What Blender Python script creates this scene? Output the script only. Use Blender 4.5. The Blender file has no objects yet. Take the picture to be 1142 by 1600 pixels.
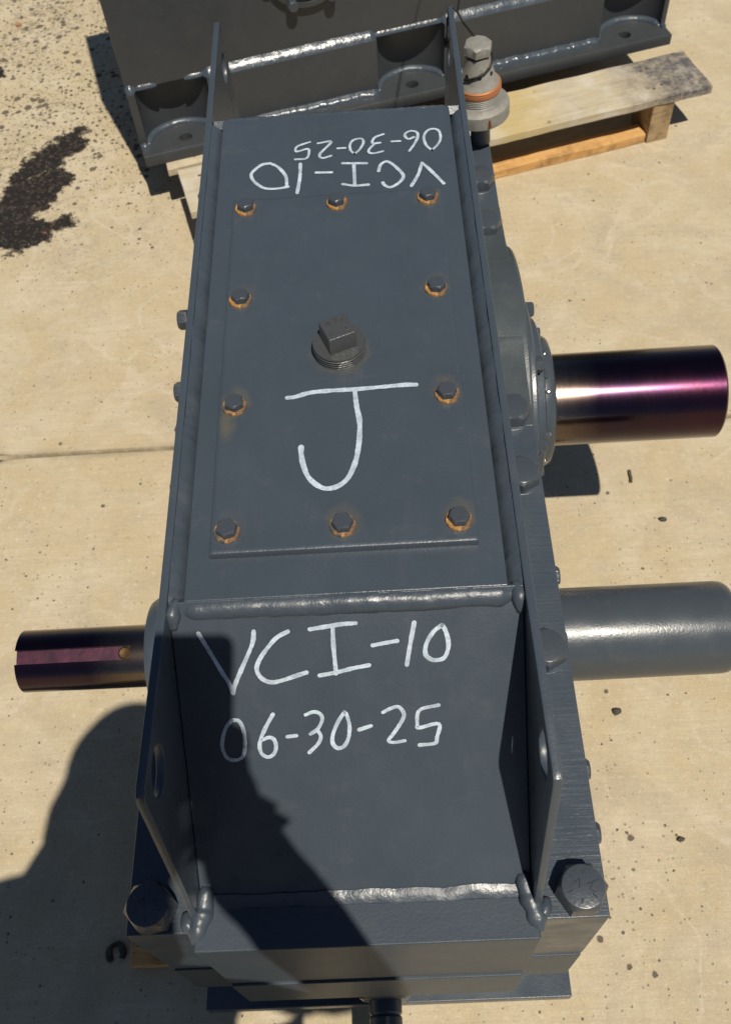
import bpy, bmesh, math, random
import numpy as np
from mathutils import Vector, Matrix, noise as mnoise
random.seed(7)
sc = bpy.context.scene
COL = sc.collection
R = math.radians
ZG = 0.937                                   # height of the gearbox cover plane above the ground
G = Matrix.Translation((0, 0, ZG))           # everything below is measured from the cover plane

# ------------------------------------------------------------------ camera
CAM_R = Vector((0.99806299, -0.02869679, -0.05519756))
CAM_U = Vector((0.05422034, 0.8362774, 0.54561915))
CAM_F = Vector((-0.03050295, 0.54755511, -0.83621347))
CAM_C = Vector((0.0503774, -0.49585433, 0.77981148))
cam = bpy.data.cameras.new('camera'); cam_o = bpy.data.objects.new('camera', cam); COL.objects.link(cam_o)
m = Matrix.Identity(4)
for i in range(3):
    m[i][0] = CAM_R[i]; m[i][1] = CAM_U[i]; m[i][2] = -CAM_F[i]; m[i][3] = CAM_C[i]
cam_o.matrix_world = G @ m
cam.sensor_fit = 'VERTICAL'; cam.sensor_height = 24.0; cam.lens = 1520.96 / 1600 * 24
cam.clip_start = 0.01; cam.clip_end = 300
cam.dof.use_dof = True; cam.dof.focus_distance = 1.02; cam.dof.aperture_fstop = 8.0
sc.camera = cam_o

# ------------------------------------------------------------------ sky and sun
SUN = Vector((0.2, -0.44, 1.0)).normalized()
w = bpy.data.worlds.new('World'); sc.world = w; w.use_nodes = True
nt = w.node_tree
sky = nt.nodes.new('ShaderNodeTexSky'); sky.sky_type = 'NISHITA'; sky.sun_disc = False
sky.sun_elevation = math.asin(SUN.z); sky.sun_rotation = math.atan2(SUN.x, SUN.y)
bg = nt.nodes['Background']; nt.links.new(sky.outputs[0], bg.inputs[0]); bg.inputs[1].default_value = 0.05
sky.ozone_density = 3.0; sky.dust_density = .4
sl = bpy.data.lights.new('sun', 'SUN'); sl.energy = 5.0; sl.angle = R(0.55); sl.color = (1.0, 0.925, 0.80)
so = bpy.data.objects.new('sun', sl); COL.objects.link(so); so.rotation_euler = SUN.to_track_quat('Z', 'Y').to_euler()
so.location = (1, -2, 5)
sc.view_settings.view_transform = 'Standard'; sc.view_settings.look = 'None'
sc.view_settings.exposure = 0.03; sc.view_settings.gamma = 1.0

# ------------------------------------------------------------------ materials
class NT:
    """small helper around a material node tree"""
    def __init__(s, name):
        s.m = bpy.data.materials.new(name); s.m.use_nodes = True
        s.t = s.m.node_tree; s.b = s.t.nodes['Principled BSDF']
        s.co = s.t.nodes.new('ShaderNodeTexCoord').outputs['Object']
    def n(s, typ, **kw):
        o = s.t.nodes.new(typ)
        for k, v in kw.items(): setattr(o, k, v)
        return o
    def l(s, a, b): s.t.links.new(a, b)
    def mapping(s, scale, src=None):
        o = s.n('ShaderNodeMapping'); o.inputs['Scale'].default_value = scale
        s.l(src or s.co, o.inputs['Vector']); return o.outputs[0]
    def noise(s, scale, detail=4, rough=.55, vec=None, dist=0):
        o = s.n('ShaderNodeTexNoise'); o.inputs['Scale'].default_value = scale
        o.inputs['Detail'].default_value = detail; o.inputs['Roughness'].default_value = rough
        o.inputs['Distortion'].default_value = dist
        s.l(vec or s.co, o.inputs['Vector']); return o.outputs['Fac']
    def vor(s, scale, vec=None, feature='F1', out='Distance'):
        o = s.n('ShaderNodeTexVoronoi', feature=feature); o.inputs['Scale'].default_value = scale
        s.l(vec or s.co, o.inputs['Vector']); return o.outputs[out]
    def ramp(s, fac, stops):
        o = s.n('ShaderNodeValToRGB'); e = o.color_ramp.elements
        while len(e) < len(stops): e.new(.5)
        for k, (p, c) in zip(e, stops):
            k.position = p
            k.color = (c, c, c, 1) if isinstance(c, (int, float)) else (*c, 1)
        s.l(fac, o.inputs[0]); return o.outputs[0]
    def mix(s, fac, a, b, typ='MIX'):
        o = s.n('ShaderNodeMix', data_type='RGBA', blend_type=typ)
        for sock, v in ((o.inputs[0], fac), (o.inputs[6], a), (o.inputs[7], b)):
            if isinstance(v, bpy.types.NodeSocket): s.l(v, sock)
            elif isinstance(v, (int, float)): sock.default_value = v if sock == o.inputs[0] else (v, v, v, 1)
            else: sock.default_value = (*v, 1)
        return o.outputs[2]
    def math(s, op, a, b=0.0, c=0.0):
        o = s.n('ShaderNodeMath', operation=op)
        for i, v in enumerate((a, b, c)):
            if isinstance(v, bpy.types.NodeSocket): s.l(v, o.inputs[i])
            else: o.inputs[i].default_value = v
        return o.outputs[0]
    def attr(s, name):
        o = s.n('ShaderNodeAttribute', attribute_name=name); return o.outputs['Fac']
    def bump(s, h, strength, dist, prev=None):
        o = s.n('ShaderNodeBump'); o.inputs['Strength'].default_value = strength; o.inputs['Distance'].default_value = dist
        s.l(h, o.inputs['Height'])
        if prev is not None: s.l(prev, o.inputs['Normal'])
        s.l(o.outputs[0], s.b.inputs['Normal']); return o.outputs[0]
    def set(s, **kw):
        for k, v in kw.items():
            i = s.b.inputs[k.replace('_', ' ')]
            if isinstance(v, bpy.types.NodeSocket): s.l(v, i)
            elif isinstance(v, tuple): i.default_value = (*v, 1) if len(v) == 3 else v
            else: i.default_value = v
        return s

def paint(name, col, rough=.33, peel=.25, brush=None, rust_attr=False, weld=False, spec=.5, rv=1.0):
    t = NT(name)
    big = t.noise(9, 3); fine = t.noise(320, 3)
    c = t.mix(t.ramp(big, [(.3, 0), (.7, 1)]), tuple(x * .95 for x in col), tuple(x * 1.05 for x in col))
    dust = t.ramp(t.noise(30, 6, .7), [(.56, 0), (.8, 1)])
    c = t.mix(t.math('MULTIPLY', dust, .09), c, (.22, .20, .16))
    smear = t.ramp(t.noise(1, 5, .65, vec=t.mapping((26, 5, 9)), dist=.8), [(.55, 0), (.78, 1)])
    c = t.mix(t.math('MULTIPLY', smear, .07), c, (.12, .125, .13))
    # pin-head paint nibs and dust specks
    sp = t.ramp(t.vor(330), [(.0, 1), (.09, 0)])
    keep = t.ramp(t.noise(24, 3), [(.54, 0), (.66, 1)])
    nib = t.math('MULTIPLY', sp, keep)
    c = t.mix(t.math('MULTIPLY', nib, .8), c, (.42, .43, .43))
    if rust_attr:
        ra = t.attr('rust')
        ra = t.math('MULTIPLY', ra, t.ramp(t.noise(70, 5, .65), [(.25, .35), (.7, 1.2)]))
        c = t.mix(ra, c, (.125, .105, .06))
    r = t.ramp(t.noise(22, 5), [(.3, rough * (1 - .25 * rv)), (.75, rough * (1 + .35 * rv))])
    t.set(Base_Color=c, Roughness=r, Specular_IOR_Level=spec)
    b = t.bump(fine, peel, .0012)
    b = t.bump(nib, .5, .0012, b)
    if brush:
        b = t.bump(t.noise(1, 4, .6, vec=t.mapping(brush)), .55, .0010, b)
    if weld:
        b = t.bump(t.noise(60, 3), .45, .003, b)
        b = t.bump(t.noise(420, 3, .7), .35, .0005, b)
    return t.m

M = {}
PC = (.044, .057, .073)
M['paint'] = paint('grey_paint', PC)
M['paint_cover'] = paint('grey_paint_cover', PC, rust_attr=True)
M['paint_brushed'] = paint('grey_paint_brushed', PC, rough=.36, brush=(18, 260, 60))
M['paint_flank'] = paint('grey_paint_flank', (.047, .058, .064), rough=.40, brush=(30, 60, 260))
M['paint_front'] = paint('grey_paint_machined', PC, rough=.44, brush=(7, 30, 420), spec=.25, rv=.15)
M['paint_weld_far'] = paint('grey_paint_weld_far', PC, rough=.22, peel=.15, weld=True)
M['paint_weld'] = paint('grey_paint_weld', PC, rough=.36, peel=.15, weld=True)
M['paint_tube'] = paint('grey_paint_tube', (.046, .056, .066), rough=.28, peel=.16)
M['paint_far'] = paint('grey_paint_far', (.040, .044, .049), rough=.36, spec=.4)

def metal(name, col, rough, metallic=1.0, noise_rough=.25):
    t = NT(name)
    r = t.ramp(t.noise(60, 4), [(.2, rough * (1 - noise_rough)), (.8, rough * (1 + noise_rough))])
    t.set(Base_Color=col, Roughness=r, Metallic=metallic); t.bump(t.noise(160, 3), .2, .0006)
    return t.m

def shaft_mat():
    t = NT('purple_lacquered_steel')
    sx = t.n('ShaderNodeSeparateXYZ'); t.l(t.co, sx.inputs[0])
    ax = t.math('ABSOLUTE', sx.outputs[2])
    nz = t.noise(14, 5, .6); nz2 = t.noise(1, 4, .6, vec=t.mapping((10, 10, 160)))
    edge = t.math('ADD', ax, t.math('MULTIPLY', t.math('SUBTRACT', nz, .5), .03))
    bare = t.ramp(edge, [(.305, 1), (.375, 0)])
    red = t.ramp(t.math('ADD', ax, t.math('MULTIPLY', nz, .12)), [(.47, 0), (.64, 1)])
    c = t.mix(red, (.032, .014, .026), (.046, .009, .024))
    c = t.mix(t.ramp(nz, [(.45, 0), (.75, .6)]), c, (.012, .008, .026))
    c = t.mix(bare, c, (.16, .12, .09))
    fl = t.math('MULTIPLY', t.ramp(t.noise(230, 4, .75), [(.5, 0), (.6, 1)]), t.ramp(t.noise(11, 4, .6), [(.45, 0), (.6, 1)]))
    c = t.mix(t.math('MULTIPLY', fl, .5), c, (.008, .005, .008))
    t.set(Base_Color=c, Metallic=1.0, Roughness=t.ramp(nz2, [(.3, .23), (.7, .26)]), Coat_Weight=.4, Coat_Roughness=.13)
    t.bump(nz2, .015, .0004)
    return t.m
M['shaft'] = shaft_mat()
def keyway_mat():
    t = NT('purple_keyway'); nz = t.noise(45, 5, .65)
    t.set(Base_Color=t.mix(t.ramp(nz, [(.3, 0), (.7, 1)]), (.03, .007, .020), (.085, .020, .042)), Metallic=.4, Roughness=.42)
    t.bump(nz, .5, .001); return t.m
M['keyway'] = keyway_mat()
M['brass_wear'] = metal('worn_keyway_end', (.08, .05, .026), .6)
M['steel'] = metal('bright_screw', (.5, .5, .5), .3)

def rust_mat():
    t = NT('rusty_washer'); nz = t.noise(260, 5, .7); n2 = t.noise(120, 3)
    c = t.mix(t.ramp(nz, [(.35, 0), (.65, 1)]), (.14, .055, .015), (.50, .285, .09))
    c = t.mix(t.ramp(n2, [(.5, 0), (.62, 1)]), c, (.10, .065, .04))
    oi = t.n('ShaderNodeObjectInfo'); k = t.math('ADD', oi.outputs['Random'], t.math('MULTIPLY', t.math('SUBTRACT', t.noise(75, 4), .5), 1.6))
    c = t.mix(t.ramp(k, [(.0, 1), (.22, 0)]), c, (.05, .052, .055))
    t.set(Base_Color=c, Roughness=.8); t.bump(nz, .6, .001); return t.m
M['rust'] = rust_mat()
def bolt_mat():
    t = NT('painted_bolt'); nz = t.noise(200, 5, .7)
    c = t.mix(t.ramp(nz, [(.62, 0), (.78, .75)]), (.043, .052, .064), (.14, .10, .06))
    t.set(Base_Color=c, Roughness=.33); t.bump(t.noise(150, 3), .4, .0012); return t.m
M['bolt'] = bolt_mat()
def plug_mat():
    t = NT('painted_plug'); nz = t.noise(120, 5, .7)
    c = t.mix(t.ramp(nz, [(.6, 0), (.8, .6)]), (.050, .053, .055), (.10, .085, .06))
    t.set(Base_Color=c, Roughness=.30); t.bump(t.noise(170, 3), .45, .0012); return t.m
M['plug'] = plug_mat()
def marker_mat():
    t = NT('white_paint_marker'); nz = t.noise(300, 4, .7); n2 = t.noise(60, 3)
    c = t.mix(t.ramp(nz, [(.3, 0), (.7, 1)]), (.33, .40, .47), (.54, .62, .70))
    c = t.mix(t.ramp(n2, [(.35, .6), (.6, 0)]), c, (.20, .24, .28))
    c = t.mix(t.ramp(t.noise(420, 3, .8), [(.60, 0), (.70, .75)]), c, (.08, .09, .11))
    t.set(Base_Color=c, Roughness=.55); t.bump(nz, .3, .0006); return t.m
M['marker'] = marker_mat()
def galv_mat():
    t = NT('weathered_breather'); nz = t.noise(40, 6, .65); n2 = t.noise(160, 4)
    c = t.mix(t.ramp(nz, [(.3, 0), (.7, 1)]), (.165, .163, .147), (.31, .305, .275))
    c = t.mix(t.ramp(n2, [(.52, 0), (.70, .6)]), c, (.15, .12, .085))
    c = t.mix(t.ramp(t.noise(18, 5, .7), [(.5, 0), (.75, .6)]), c, (.11, .105, .095))
    t.set(Base_Color=c, Roughness=.6, Metallic=.15); t.bump(n2, .35, .001); return t.m
M['galv'] = galv_mat()
M['copper'] = metal('copper_thread_tape', (.42, .17, .07), .6, .4)
def flat(name, col, rough=.6):
    t = NT(name); nz = t.noise(60, 4)
    t.set(Base_Color=t.mix(nz, tuple(x * .75 for x in col), tuple(x * 1.25 for x in col)), Roughness=rough); return t.m
M['nail'] = flat('rusty_nail', (.09, .06, .04), .7)
M['black'] = flat('black_cord', (.008, .008, .008), .5)
M['hole'] = flat('dark_hole', (.01, .01, .01), .8)
M['seep'] = flat('red_brown_seep', (.16, .03, .015), .5)

def wood(name, a, b, dark, stain=None):
    t = NT(name)
    g = t.noise(1, 6, .65, vec=t.mapping((6, 90, 90)), dist=.6); g2 = t.noise(14, 5, .6)
    c = t.mix(t.ramp(g, [(.3, 0), (.7, 1)]), a, b)
    c = t.mix(t.ramp(g2, [(.5, 0), (.8, .55)]), c, dark)
    if stain:
        x0, x1 = stain
        sx = t.n('ShaderNodeSeparateXYZ'); t.l(t.co, sx.inputs[0])
        k = t.math('ADD', sx.outputs[0], t.math('MULTIPLY', t.math('SUBTRACT', t.noise(11, 6, .7), .5), .55))
        s_ = t.n('ShaderNodeMapRange'); s_.inputs[1].default_value = x0; s_.inputs[2].default_value = x1; t.l(k, s_.inputs[0])
        c = t.mix(t.math('MULTIPLY', s_.outputs[0], t.ramp(t.noise(60, 5, .7), [(.3, .45), (.55, 1)])), c, (.055, .05, .055))
        # yellowish oil patch further along
        y = t.ramp(t.math('ABSOLUTE', t.math('ADD', k, -stain[2] if len(stain) > 2 else .1)), [(.0, .55), (.17, 0)])
        c = t.mix(y, c, (.42, .31, .10))
    d3 = t.math('MULTIPLY', t.ramp(t.noise(22, 6, .7), [(.48, 0), (.68, .75)]), t.ramp(t.noise(4, 3), [(.4, .3), (.6, 1)]))
    c = t.mix(d3, c, tuple(x * .35 for x in dark))
    t.set(Base_Color=c, Roughness=.85); t.bump(g, .7, .004); return t.m
M['wood_top'] = wood('weathered_board', (.42, .35, .24), (.52, .44, .31), (.30, .26, .19))
def wood_stained():
    t = NT('oil_stained_board')
    g = t.noise(1, 6, .65, vec=t.mapping((6, 90, 90)), dist=.6)
    c = t.mix(t.ramp(g, [(.3, 0), (.7, 1)]), (.34, .285, .19), (.49, .43, .315))
    c = t.mix(t.ramp(t.noise(26, 6, .7), [(.5, 0), (.75, .5)]), c, (.22, .19, .14))
    sx = t.n('ShaderNodeSeparateXYZ'); t.l(t.co, sx.inputs[0])
    k = t.math('ADD', sx.outputs[0], t.math('MULTIPLY', t.math('SUBTRACT', t.noise(9, 6, .7), .5), .28))
    pale = t.ramp(t.noise(13, 4, .6), [(.5, 0), (.62, .6)])
    c = t.mix(pale, c, (.52, .49, .43))
    yl = t.math('MULTIPLY', t.ramp(t.math('ABSOLUTE', t.math('SUBTRACT', k, .18)), [(.03, 1), (.12, 0)]), .6)
    c = t.mix(yl, c, (.42, .31, .10))
    dk = t.math('MULTIPLY', t.ramp(k, [(.45, 0), (.58, 1)]), t.ramp(t.noise(45, 5, .7), [(.34, .35), (.6, .95)]))
    c = t.mix(dk, c, (.06, .055, .062))
    sp = t.ramp(t.math('ADD', t.vor(13), t.math('MULTIPLY', t.noise(60, 3), .25)), [(.17, .8), (.24, 0)])
    c = t.mix(t.math('MULTIPLY', sp, t.ramp(t.noise(5, 2), [(.5, 0), (.55, 1)])), c, (.10, .085, .06))
    t.set(Base_Color=c, Roughness=.8); t.bump(g, .5, .003); return t.m
M['wood_stained'] = wood_stained()
M['wood_orange'] = wood('fresh_orange_board', (.50, .27, .09), (.60, .36, .14), (.36, .17, .05))
M['wood_block'] = wood('brown_block', (.28, .19, .10), (.40, .29, .16), (.16, .10, .05))

def concrete():
    t = NT('concrete')
    n1 = t.noise(1.6, 5, .6); n2 = t.noise(7, 6, .6, dist=.5); n3 = t.noise(300, 2, .6)
    st = t.noise(1, 5, .6, vec=t.mapping((4, 70, 10)))
    c = t.mix(t.ramp(n1, [(.35, 0), (.65, 1)]), (.405, .327, .18), (.425, .36, .215))
    c = t.mix(t.ramp(n2, [(.43, 0), (.66, .9)]), c, (.525, .465, .34))
    c = t.mix(t.ramp(t.noise(4.2, 6, .65, dist=1.2), [(.50, 0), (.66, .7)]), c, (.30, .26, .19))
    c = t.mix(t.ramp(t.noise(16, 6, .7), [(.52, 0), (.75, .5)]), c, (.25, .20, .135))
    # pale curving scuff lines
    wv = t.n('ShaderNodeTexNoise'); wv.inputs['Scale'].default_value = 3.1; wv.inputs['Detail'].default_value = 2; wv.inputs['Distortion'].default_value = 1.6
    t.l(t.co, wv.inputs['Vector'])
    ln = t.ramp(t.math('ABSOLUTE', t.math('SUBTRACT', wv.outputs['Fac'], .5)), [(.004, .8), (.026, 0)])
    c = t.mix(t.math('MULTIPLY', ln, t.ramp(t.noise(2.3, 3), [(.45, 0), (.6, .8)])), c, (.56, .49, .385))
    c = t.mix(t.ramp(st, [(.35, .30), (.6, 0)]), c, (.34, .27, .175))
    c = t.mix(t.ramp(t.noise(1, 5, .7, vec=t.mapping((18, 240, 10))), [(.40, .35), (.62, 0)]), c, (.30, .245, .165))
    c = t.mix(.36, c, t.mix(n3, (.20, .165, .11), (.72, .60, .44)))
    c = t.mix(t.ramp(t.noise(90, 4, .75), [(.56, 0), (.70, .55)]), c, (.58, .50, .38))
    c = t.mix(t.ramp(t.noise(75, 5, .75), [(.58, 0), (.72, .6)]), c, (.22, .175, .11))
    pit_zone = t.math('ADD', t.attr('pits'), t.math('MULTIPLY', t.math('SUBTRACT', t.noise(3.4, 3), .5), .5))
    def pits(scale, lo, hi, keep0, warp=.32):
        v = t.math('ADD', t.vor(scale), t.math('MULTIPLY', t.noise(scale * 2.4, 3), warp))
        v = t.math('SUBTRACT', v, t.math('MULTIPLY', t.math('MAXIMUM', pit_zone, 0.0), .55))
        k = t.n('ShaderNodeTexVoronoi'); k.inputs['Scale'].default_value = scale; t.l(t.co, k.inputs['Vector'])
        s_ = t.n('ShaderNodeSeparateColor'); t.l(k.outputs['Color'], s_.inputs[0])
        th = t.math('ADD', s_.outputs[0], pit_zone)
        on = t.ramp(th, [(keep0, 0), (keep0 + .01, 1)])
        return t.math('MULTIPLY', t.ramp(v, [(lo, 1), (hi, 0)]), on)
    p = t.math('MAXIMUM', pits(26, .22, .27, .86), pits(60, .24, .31, .88))
    p = t.math('MAXIMUM', p, t.math('MULTIPLY', pits(130, .30, .42, .90), .6))
    c = t.mix(t.math('MULTIPLY', p, .88), c, (.075, .06, .045))
    dz = t.math('MULTIPLY', t.attr('flaked'), t.ramp(t.noise(38, 6, .75), [(.50, 0), (.56, 1)]))
    c = t.mix(t.math('MULTIPLY', dz, .8), c, (.10, .085, .07))
    sm = t.math('ADD', t.attr('stain'), t.math('ADD', t.math('MULTIPLY', t.math('SUBTRACT', t.noise(30, 7, .75), .5), .9), t.math('MULTIPLY', t.math('SUBTRACT', t.noise(9, 3), .5), .5)))
    smk = t.ramp(sm, [(.40, 0), (.44, .35), (.48, 1)])
    grit = t.vor(150, out='Color'); gs = t.n('ShaderNodeSeparateColor'); t.l(grit, gs.inputs[0])
    sc_ = t.mix(t.ramp(gs.outputs[0], [(.6, 0), (1, 1)]), (.020, .017, .015), (.085, .065, .055))
    sc_ = t.mix(t.ramp(gs.outputs[1], [(.997, 0), (.998, .7)]), sc_, (.35, .12, .05))
    c = t.mix(smk, c, sc_)
    jm = t.attr('joint'); c = t.mix(t.math('MULTIPLY', jm, t.ramp(t.noise(23, 5, .7), [(.3, .5), (.6, 1)])), c, (.10, .075, .05))
    t.set(Base_Color=c, Roughness=.85, Specular_IOR_Level=.25)
    b = t.bump(n3, .35, .002); b = t.bump(st, .25, .003, b)
    b = t.bump(t.math('MULTIPLY', p, -1), .6, .004, b); b = t.bump(t.math('MULTIPLY', smk, t.noise(120, 4, .7)), .9, .012, b)
    return t.m
M['concrete'] = concrete()
M['shirt'] = flat('navy_shirt', (.03, .04, .07), .9); M['jeans'] = flat('blue_jeans', (.05, .07, .12), .9)
M['skin'] = flat('skin', (.45, .27, .19), .55); M['boot'] = flat('brown_boots', (.06, .035, .02), .6)
M['helmet'] = flat('white_helmet', (.6, .6, .58), .35); M['phone'] = flat('black_phone', (.012, .012, .014), .25)

# ------------------------------------------------------------------ builders
WM = {}                                       # world matrix of every object by name
def link(o, parent, mat4):
    COL.objects.link(o)
    WM[o.name] = mat4
    if parent is None: o.matrix_world = mat4
    else:
        o.parent = parent; o.matrix_local = WM[parent.name].inverted() @ mat4
    return o
def tag(o, label=None, cat=None, group=None, kind=None):
    for k, v in (('label', label), ('category', cat), ('group', group), ('kind', kind)):
        if v: o[k] = v
    return o
def thing(name, label, cat, loc, rz=0, group=None):
    o = bpy.data.objects.new(name, None); o.empty_display_size = .05
    link(o, None, G @ Matrix.Translation(loc) @ Matrix.Rotation(rz, 4, 'Z'))
    return tag(o, label, cat, group)
def rot_to(axis):
    return Vector(axis).to_track_quat('Z', 'Y').to_matrix().to_4x4()

class MB:
    def __init__(s): s.v = []; s.f = []
    def add(s, vs, fs, mtx=None):
        k = len(s.v)
        s.v += [tuple(mtx @ Vector(p)) for p in vs] if mtx is not None else [tuple(p) for p in vs]
        s.f += [tuple(i + k for i in q) for q in fs]; return s
    def box(s, x0, x1, y0, y1, z0, z1, mtx=None):
        v = [(x, y, z) for z in (z0, z1) for y in (y0, y1) for x in (x0, x1)]
        return s.add(v, [(0, 2, 3, 1), (4, 5, 7, 6), (0, 1, 5, 4), (2, 6, 7, 3), (0, 4, 6, 2), (1, 3, 7, 5)], mtx)
    def lathe(s, prof, n=48, mtx=None, phase=0.):
        """prof: (radius, z) list, capped at both ends; axis local z"""
        v = []; f = []
        for r, z in prof:
            for i in range(n):
                a = 2 * math.pi * i / n + phase; v.append((r * math.cos(a), r * math.sin(a), z))
        for j in range(len(prof) - 1):
            for i in range(n):
                a, b = j * n + i, j * n + (i + 1) % n; f.append((a, b, b + n, a + n))
        f.append(tuple(range(n))[::-1]); f.append(tuple(range((len(prof) - 1) * n, len(prof) * n)))
        return s.add(v, f, mtx)
    def prism(s, poly, z0, z1, mtx=None):
        n = len(poly); v = [(x, y, z0) for x, y in poly] + [(x, y, z1) for x, y in poly]
        f = [tuple(range(n))[::-1], tuple(range(n, 2 * n))] + [(i, (i + 1) % n, n + (i + 1) % n, n + i) for i in range(n)]
        return s.add(v, f, mtx)
    def tube(s, path, rad, n=12):
        path = [Vector(p) for p in path]; v = []; f = []
        up = Vector((0.13, .31, 1)).normalized()
        for i, p in enumerate(path):
            t = (path[min(i + 1, len(path) - 1)] - path[max(i - 1, 0)]).normalized()
            a = t.cross(up).normalized(); b = t.cross(a)
            for k in range(n):
                th = 2 * math.pi * k / n
                r = rad(i, th) if callable(rad) else rad
                v.append(p + (a * math.cos(th) + b * math.sin(th)) * r)
        for i in range(len(path) - 1):
            for k in range(n):
                q, w_ = i * n + k, i * n + (k + 1) % n; f.append((q, w_, w_ + n, q + n))
        f.append(tuple(range(n))[::-1]); f.append(tuple(range((len(path) - 1) * n, len(path) * n)))
        return s.add(v, f)
    def mesh(s, name, mat, smooth=35):
        me = bpy.data.meshes.new(name); me.from_pydata(s.v, [], s.f)
        bm = bmesh.new(); bm.from_mesh(me); bmesh.ops.recalc_face_normals(bm, faces=bm.faces); bm.to_mesh(me); bm.free()
        if smooth is not None:
            me.shade_smooth(); me.set_sharp_from_angle(angle=R(smooth))
        if mat: me.materials.append(mat)
        return me
    def obj(s, name, mat, parent=None, mtx=None, bevel=0, smooth=35, seg=2):
        """mtx: placement in cover-plane coordinates; geometry is local to it"""
        return put(s.mesh(name, mat, smooth), name, parent, mtx, bevel, seg)
def put(me, name, parent=None, mtx=None, bevel=0, seg=2):
    o = bpy.data.objects.new(name, me)
    link(o, parent, G @ (mtx or Matrix.Identity(4)))
    if bevel:
        b = o.modifiers.new('bevel', 'BEVEL'); b.width = bevel; b.segments = seg; b.limit_method = 'ANGLE'; b.angle_limit = R(35)
        b.harden_normals = True
    return o
T = lambda x, y, z: Matrix.Translation((x, y, z))

def plate2d(name, outline, holes, thick, mat, parent, mtx, edge=.0012):
    """flat plate with holes: outline in local xy, thickness along local z (centred)"""
    cu = bpy.data.curves.new(name, 'CURVE'); cu.dimensions = '2D'; cu.fill_mode = 'BOTH'
    cu.extrude = thick / 2 - edge; cu.bevel_depth = edge; cu.bevel_resolution = 1; cu.offset = -edge
    for pts in [outline] + holes:
        sp = cu.splines.new('POLY'); sp.points.add(len(pts) - 1); sp.use_cyclic_u = True
        for p, q in zip(sp.points, pts): p.co = (q[0], q[1], 0, 1)
    tmp = bpy.data.objects.new('tmp', cu)
    COL.objects.link(tmp)
    dg = bpy.context.evaluated_depsgraph_get(); me = bpy.data.meshes.new_from_object(tmp.evaluated_get(dg))
    bpy.data.objects.remove(tmp); bpy.data.curves.remove(cu)
    me.name = name; me.shade_smooth(); me.set_sharp_from_angle(angle=R(30)); me.materials.clear(); me.materials.append(mat)
    return put(me, name, parent, mtx)

def resample(path, step):
    path = [Vector(p) for p in path]; out = [path[0]]
    for a, b in zip(path, path[1:]):
        n = max(1, int((b - a).length / step))
        for i in range(1, n + 1): out.append(a.lerp(b, i / n))
    return out
def bead(name, path, r, parent, mat=None, ripple=.07, wander=.2, seed=0, lumps=.14):
    """a weld bead: lumpy tube with ripples across its length"""
    pts = resample(path, r * .35); n = len(pts)
    pts = [p + Vector((mnoise.noise((i * .09, seed, 1)), mnoise.noise((i * .09, seed, 5)), mnoise.noise((i * .09, seed, 9)))) * r * wander for i, p in enumerate(pts)]
    def rad(i, th):
        lump = 1 + lumps * mnoise.noise((i * .07, seed * 3.1, 2)) + ripple * .5 * math.sin(i * 1.25 + 2 * mnoise.noise((i * .05, seed, 3))) \
            + lumps * .5 * mnoise.noise((i * .3, math.cos(th) * 2, math.sin(th) * 2 + seed))
        e = min(i, n - 1 - i); k = min(1, .45 + .55 * e / 4)
        return r * lump * k
    return MB().tube(pts, rad, 14).obj(name, mat or M['paint_weld'], parent, smooth=80)

def fillet(name, p0, p1, da, db, wa, wb, parent, mat=None, seed=0, bulge=.25, lump=.10, step=.004):
    """a painted-over fillet weld in the corner line p0-p1, leaning on the faces along da and db"""
    p0, p1, da, db = Vector(p0), Vector(p1), Vector(da).normalized(), Vector(db).normalized()
    n = max(4, int((p1 - p0).length / step)); v = []; f = []; K = 7
    for i in range(n + 1):
        p = p0.lerp(p1, i / n); e = min(i, n - i); q = min(1, .55 + .45 * e / 3)
        a = wa * q * (1 + lump * 1.3 * mnoise.noise((i * .11, seed, 1)) + lump * .5 * mnoise.noise((i * .6, seed, 4)))
        b = wb * q * (1 + lump * 1.3 * mnoise.noise((i * .11, seed, 7)) + lump * .5 * mnoise.noise((i * .6, seed, 11)))
        bu = bulge * (1 + 1.5 * lump * mnoise.noise((i * .35, seed, 15)))
        for k in range(K):
            t = k / (K - 1); s_ = math.sin(math.pi * t) * bu
            v.append(p + da * (a * (1 - t) + a * s_ * .5) + db * (b * t + b * s_ * .5))
        v.append(p - (da + db) * .001)
    m_ = K + 1
    for i in range(n):
        for k in range(m_):
            k2 = (k + 1) % m_; f.append((i * m_ + k, i * m_ + k2, (i + 1) * m_ + k2, (i + 1) * m_ + k))
    f.append(tuple(range(m_))[::-1]); f.append(tuple(range(n * m_, n * m_ + m_)))
    return MB().add(v, f).obj(name, mat or M['paint_weld'], parent, smooth=60)

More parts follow.
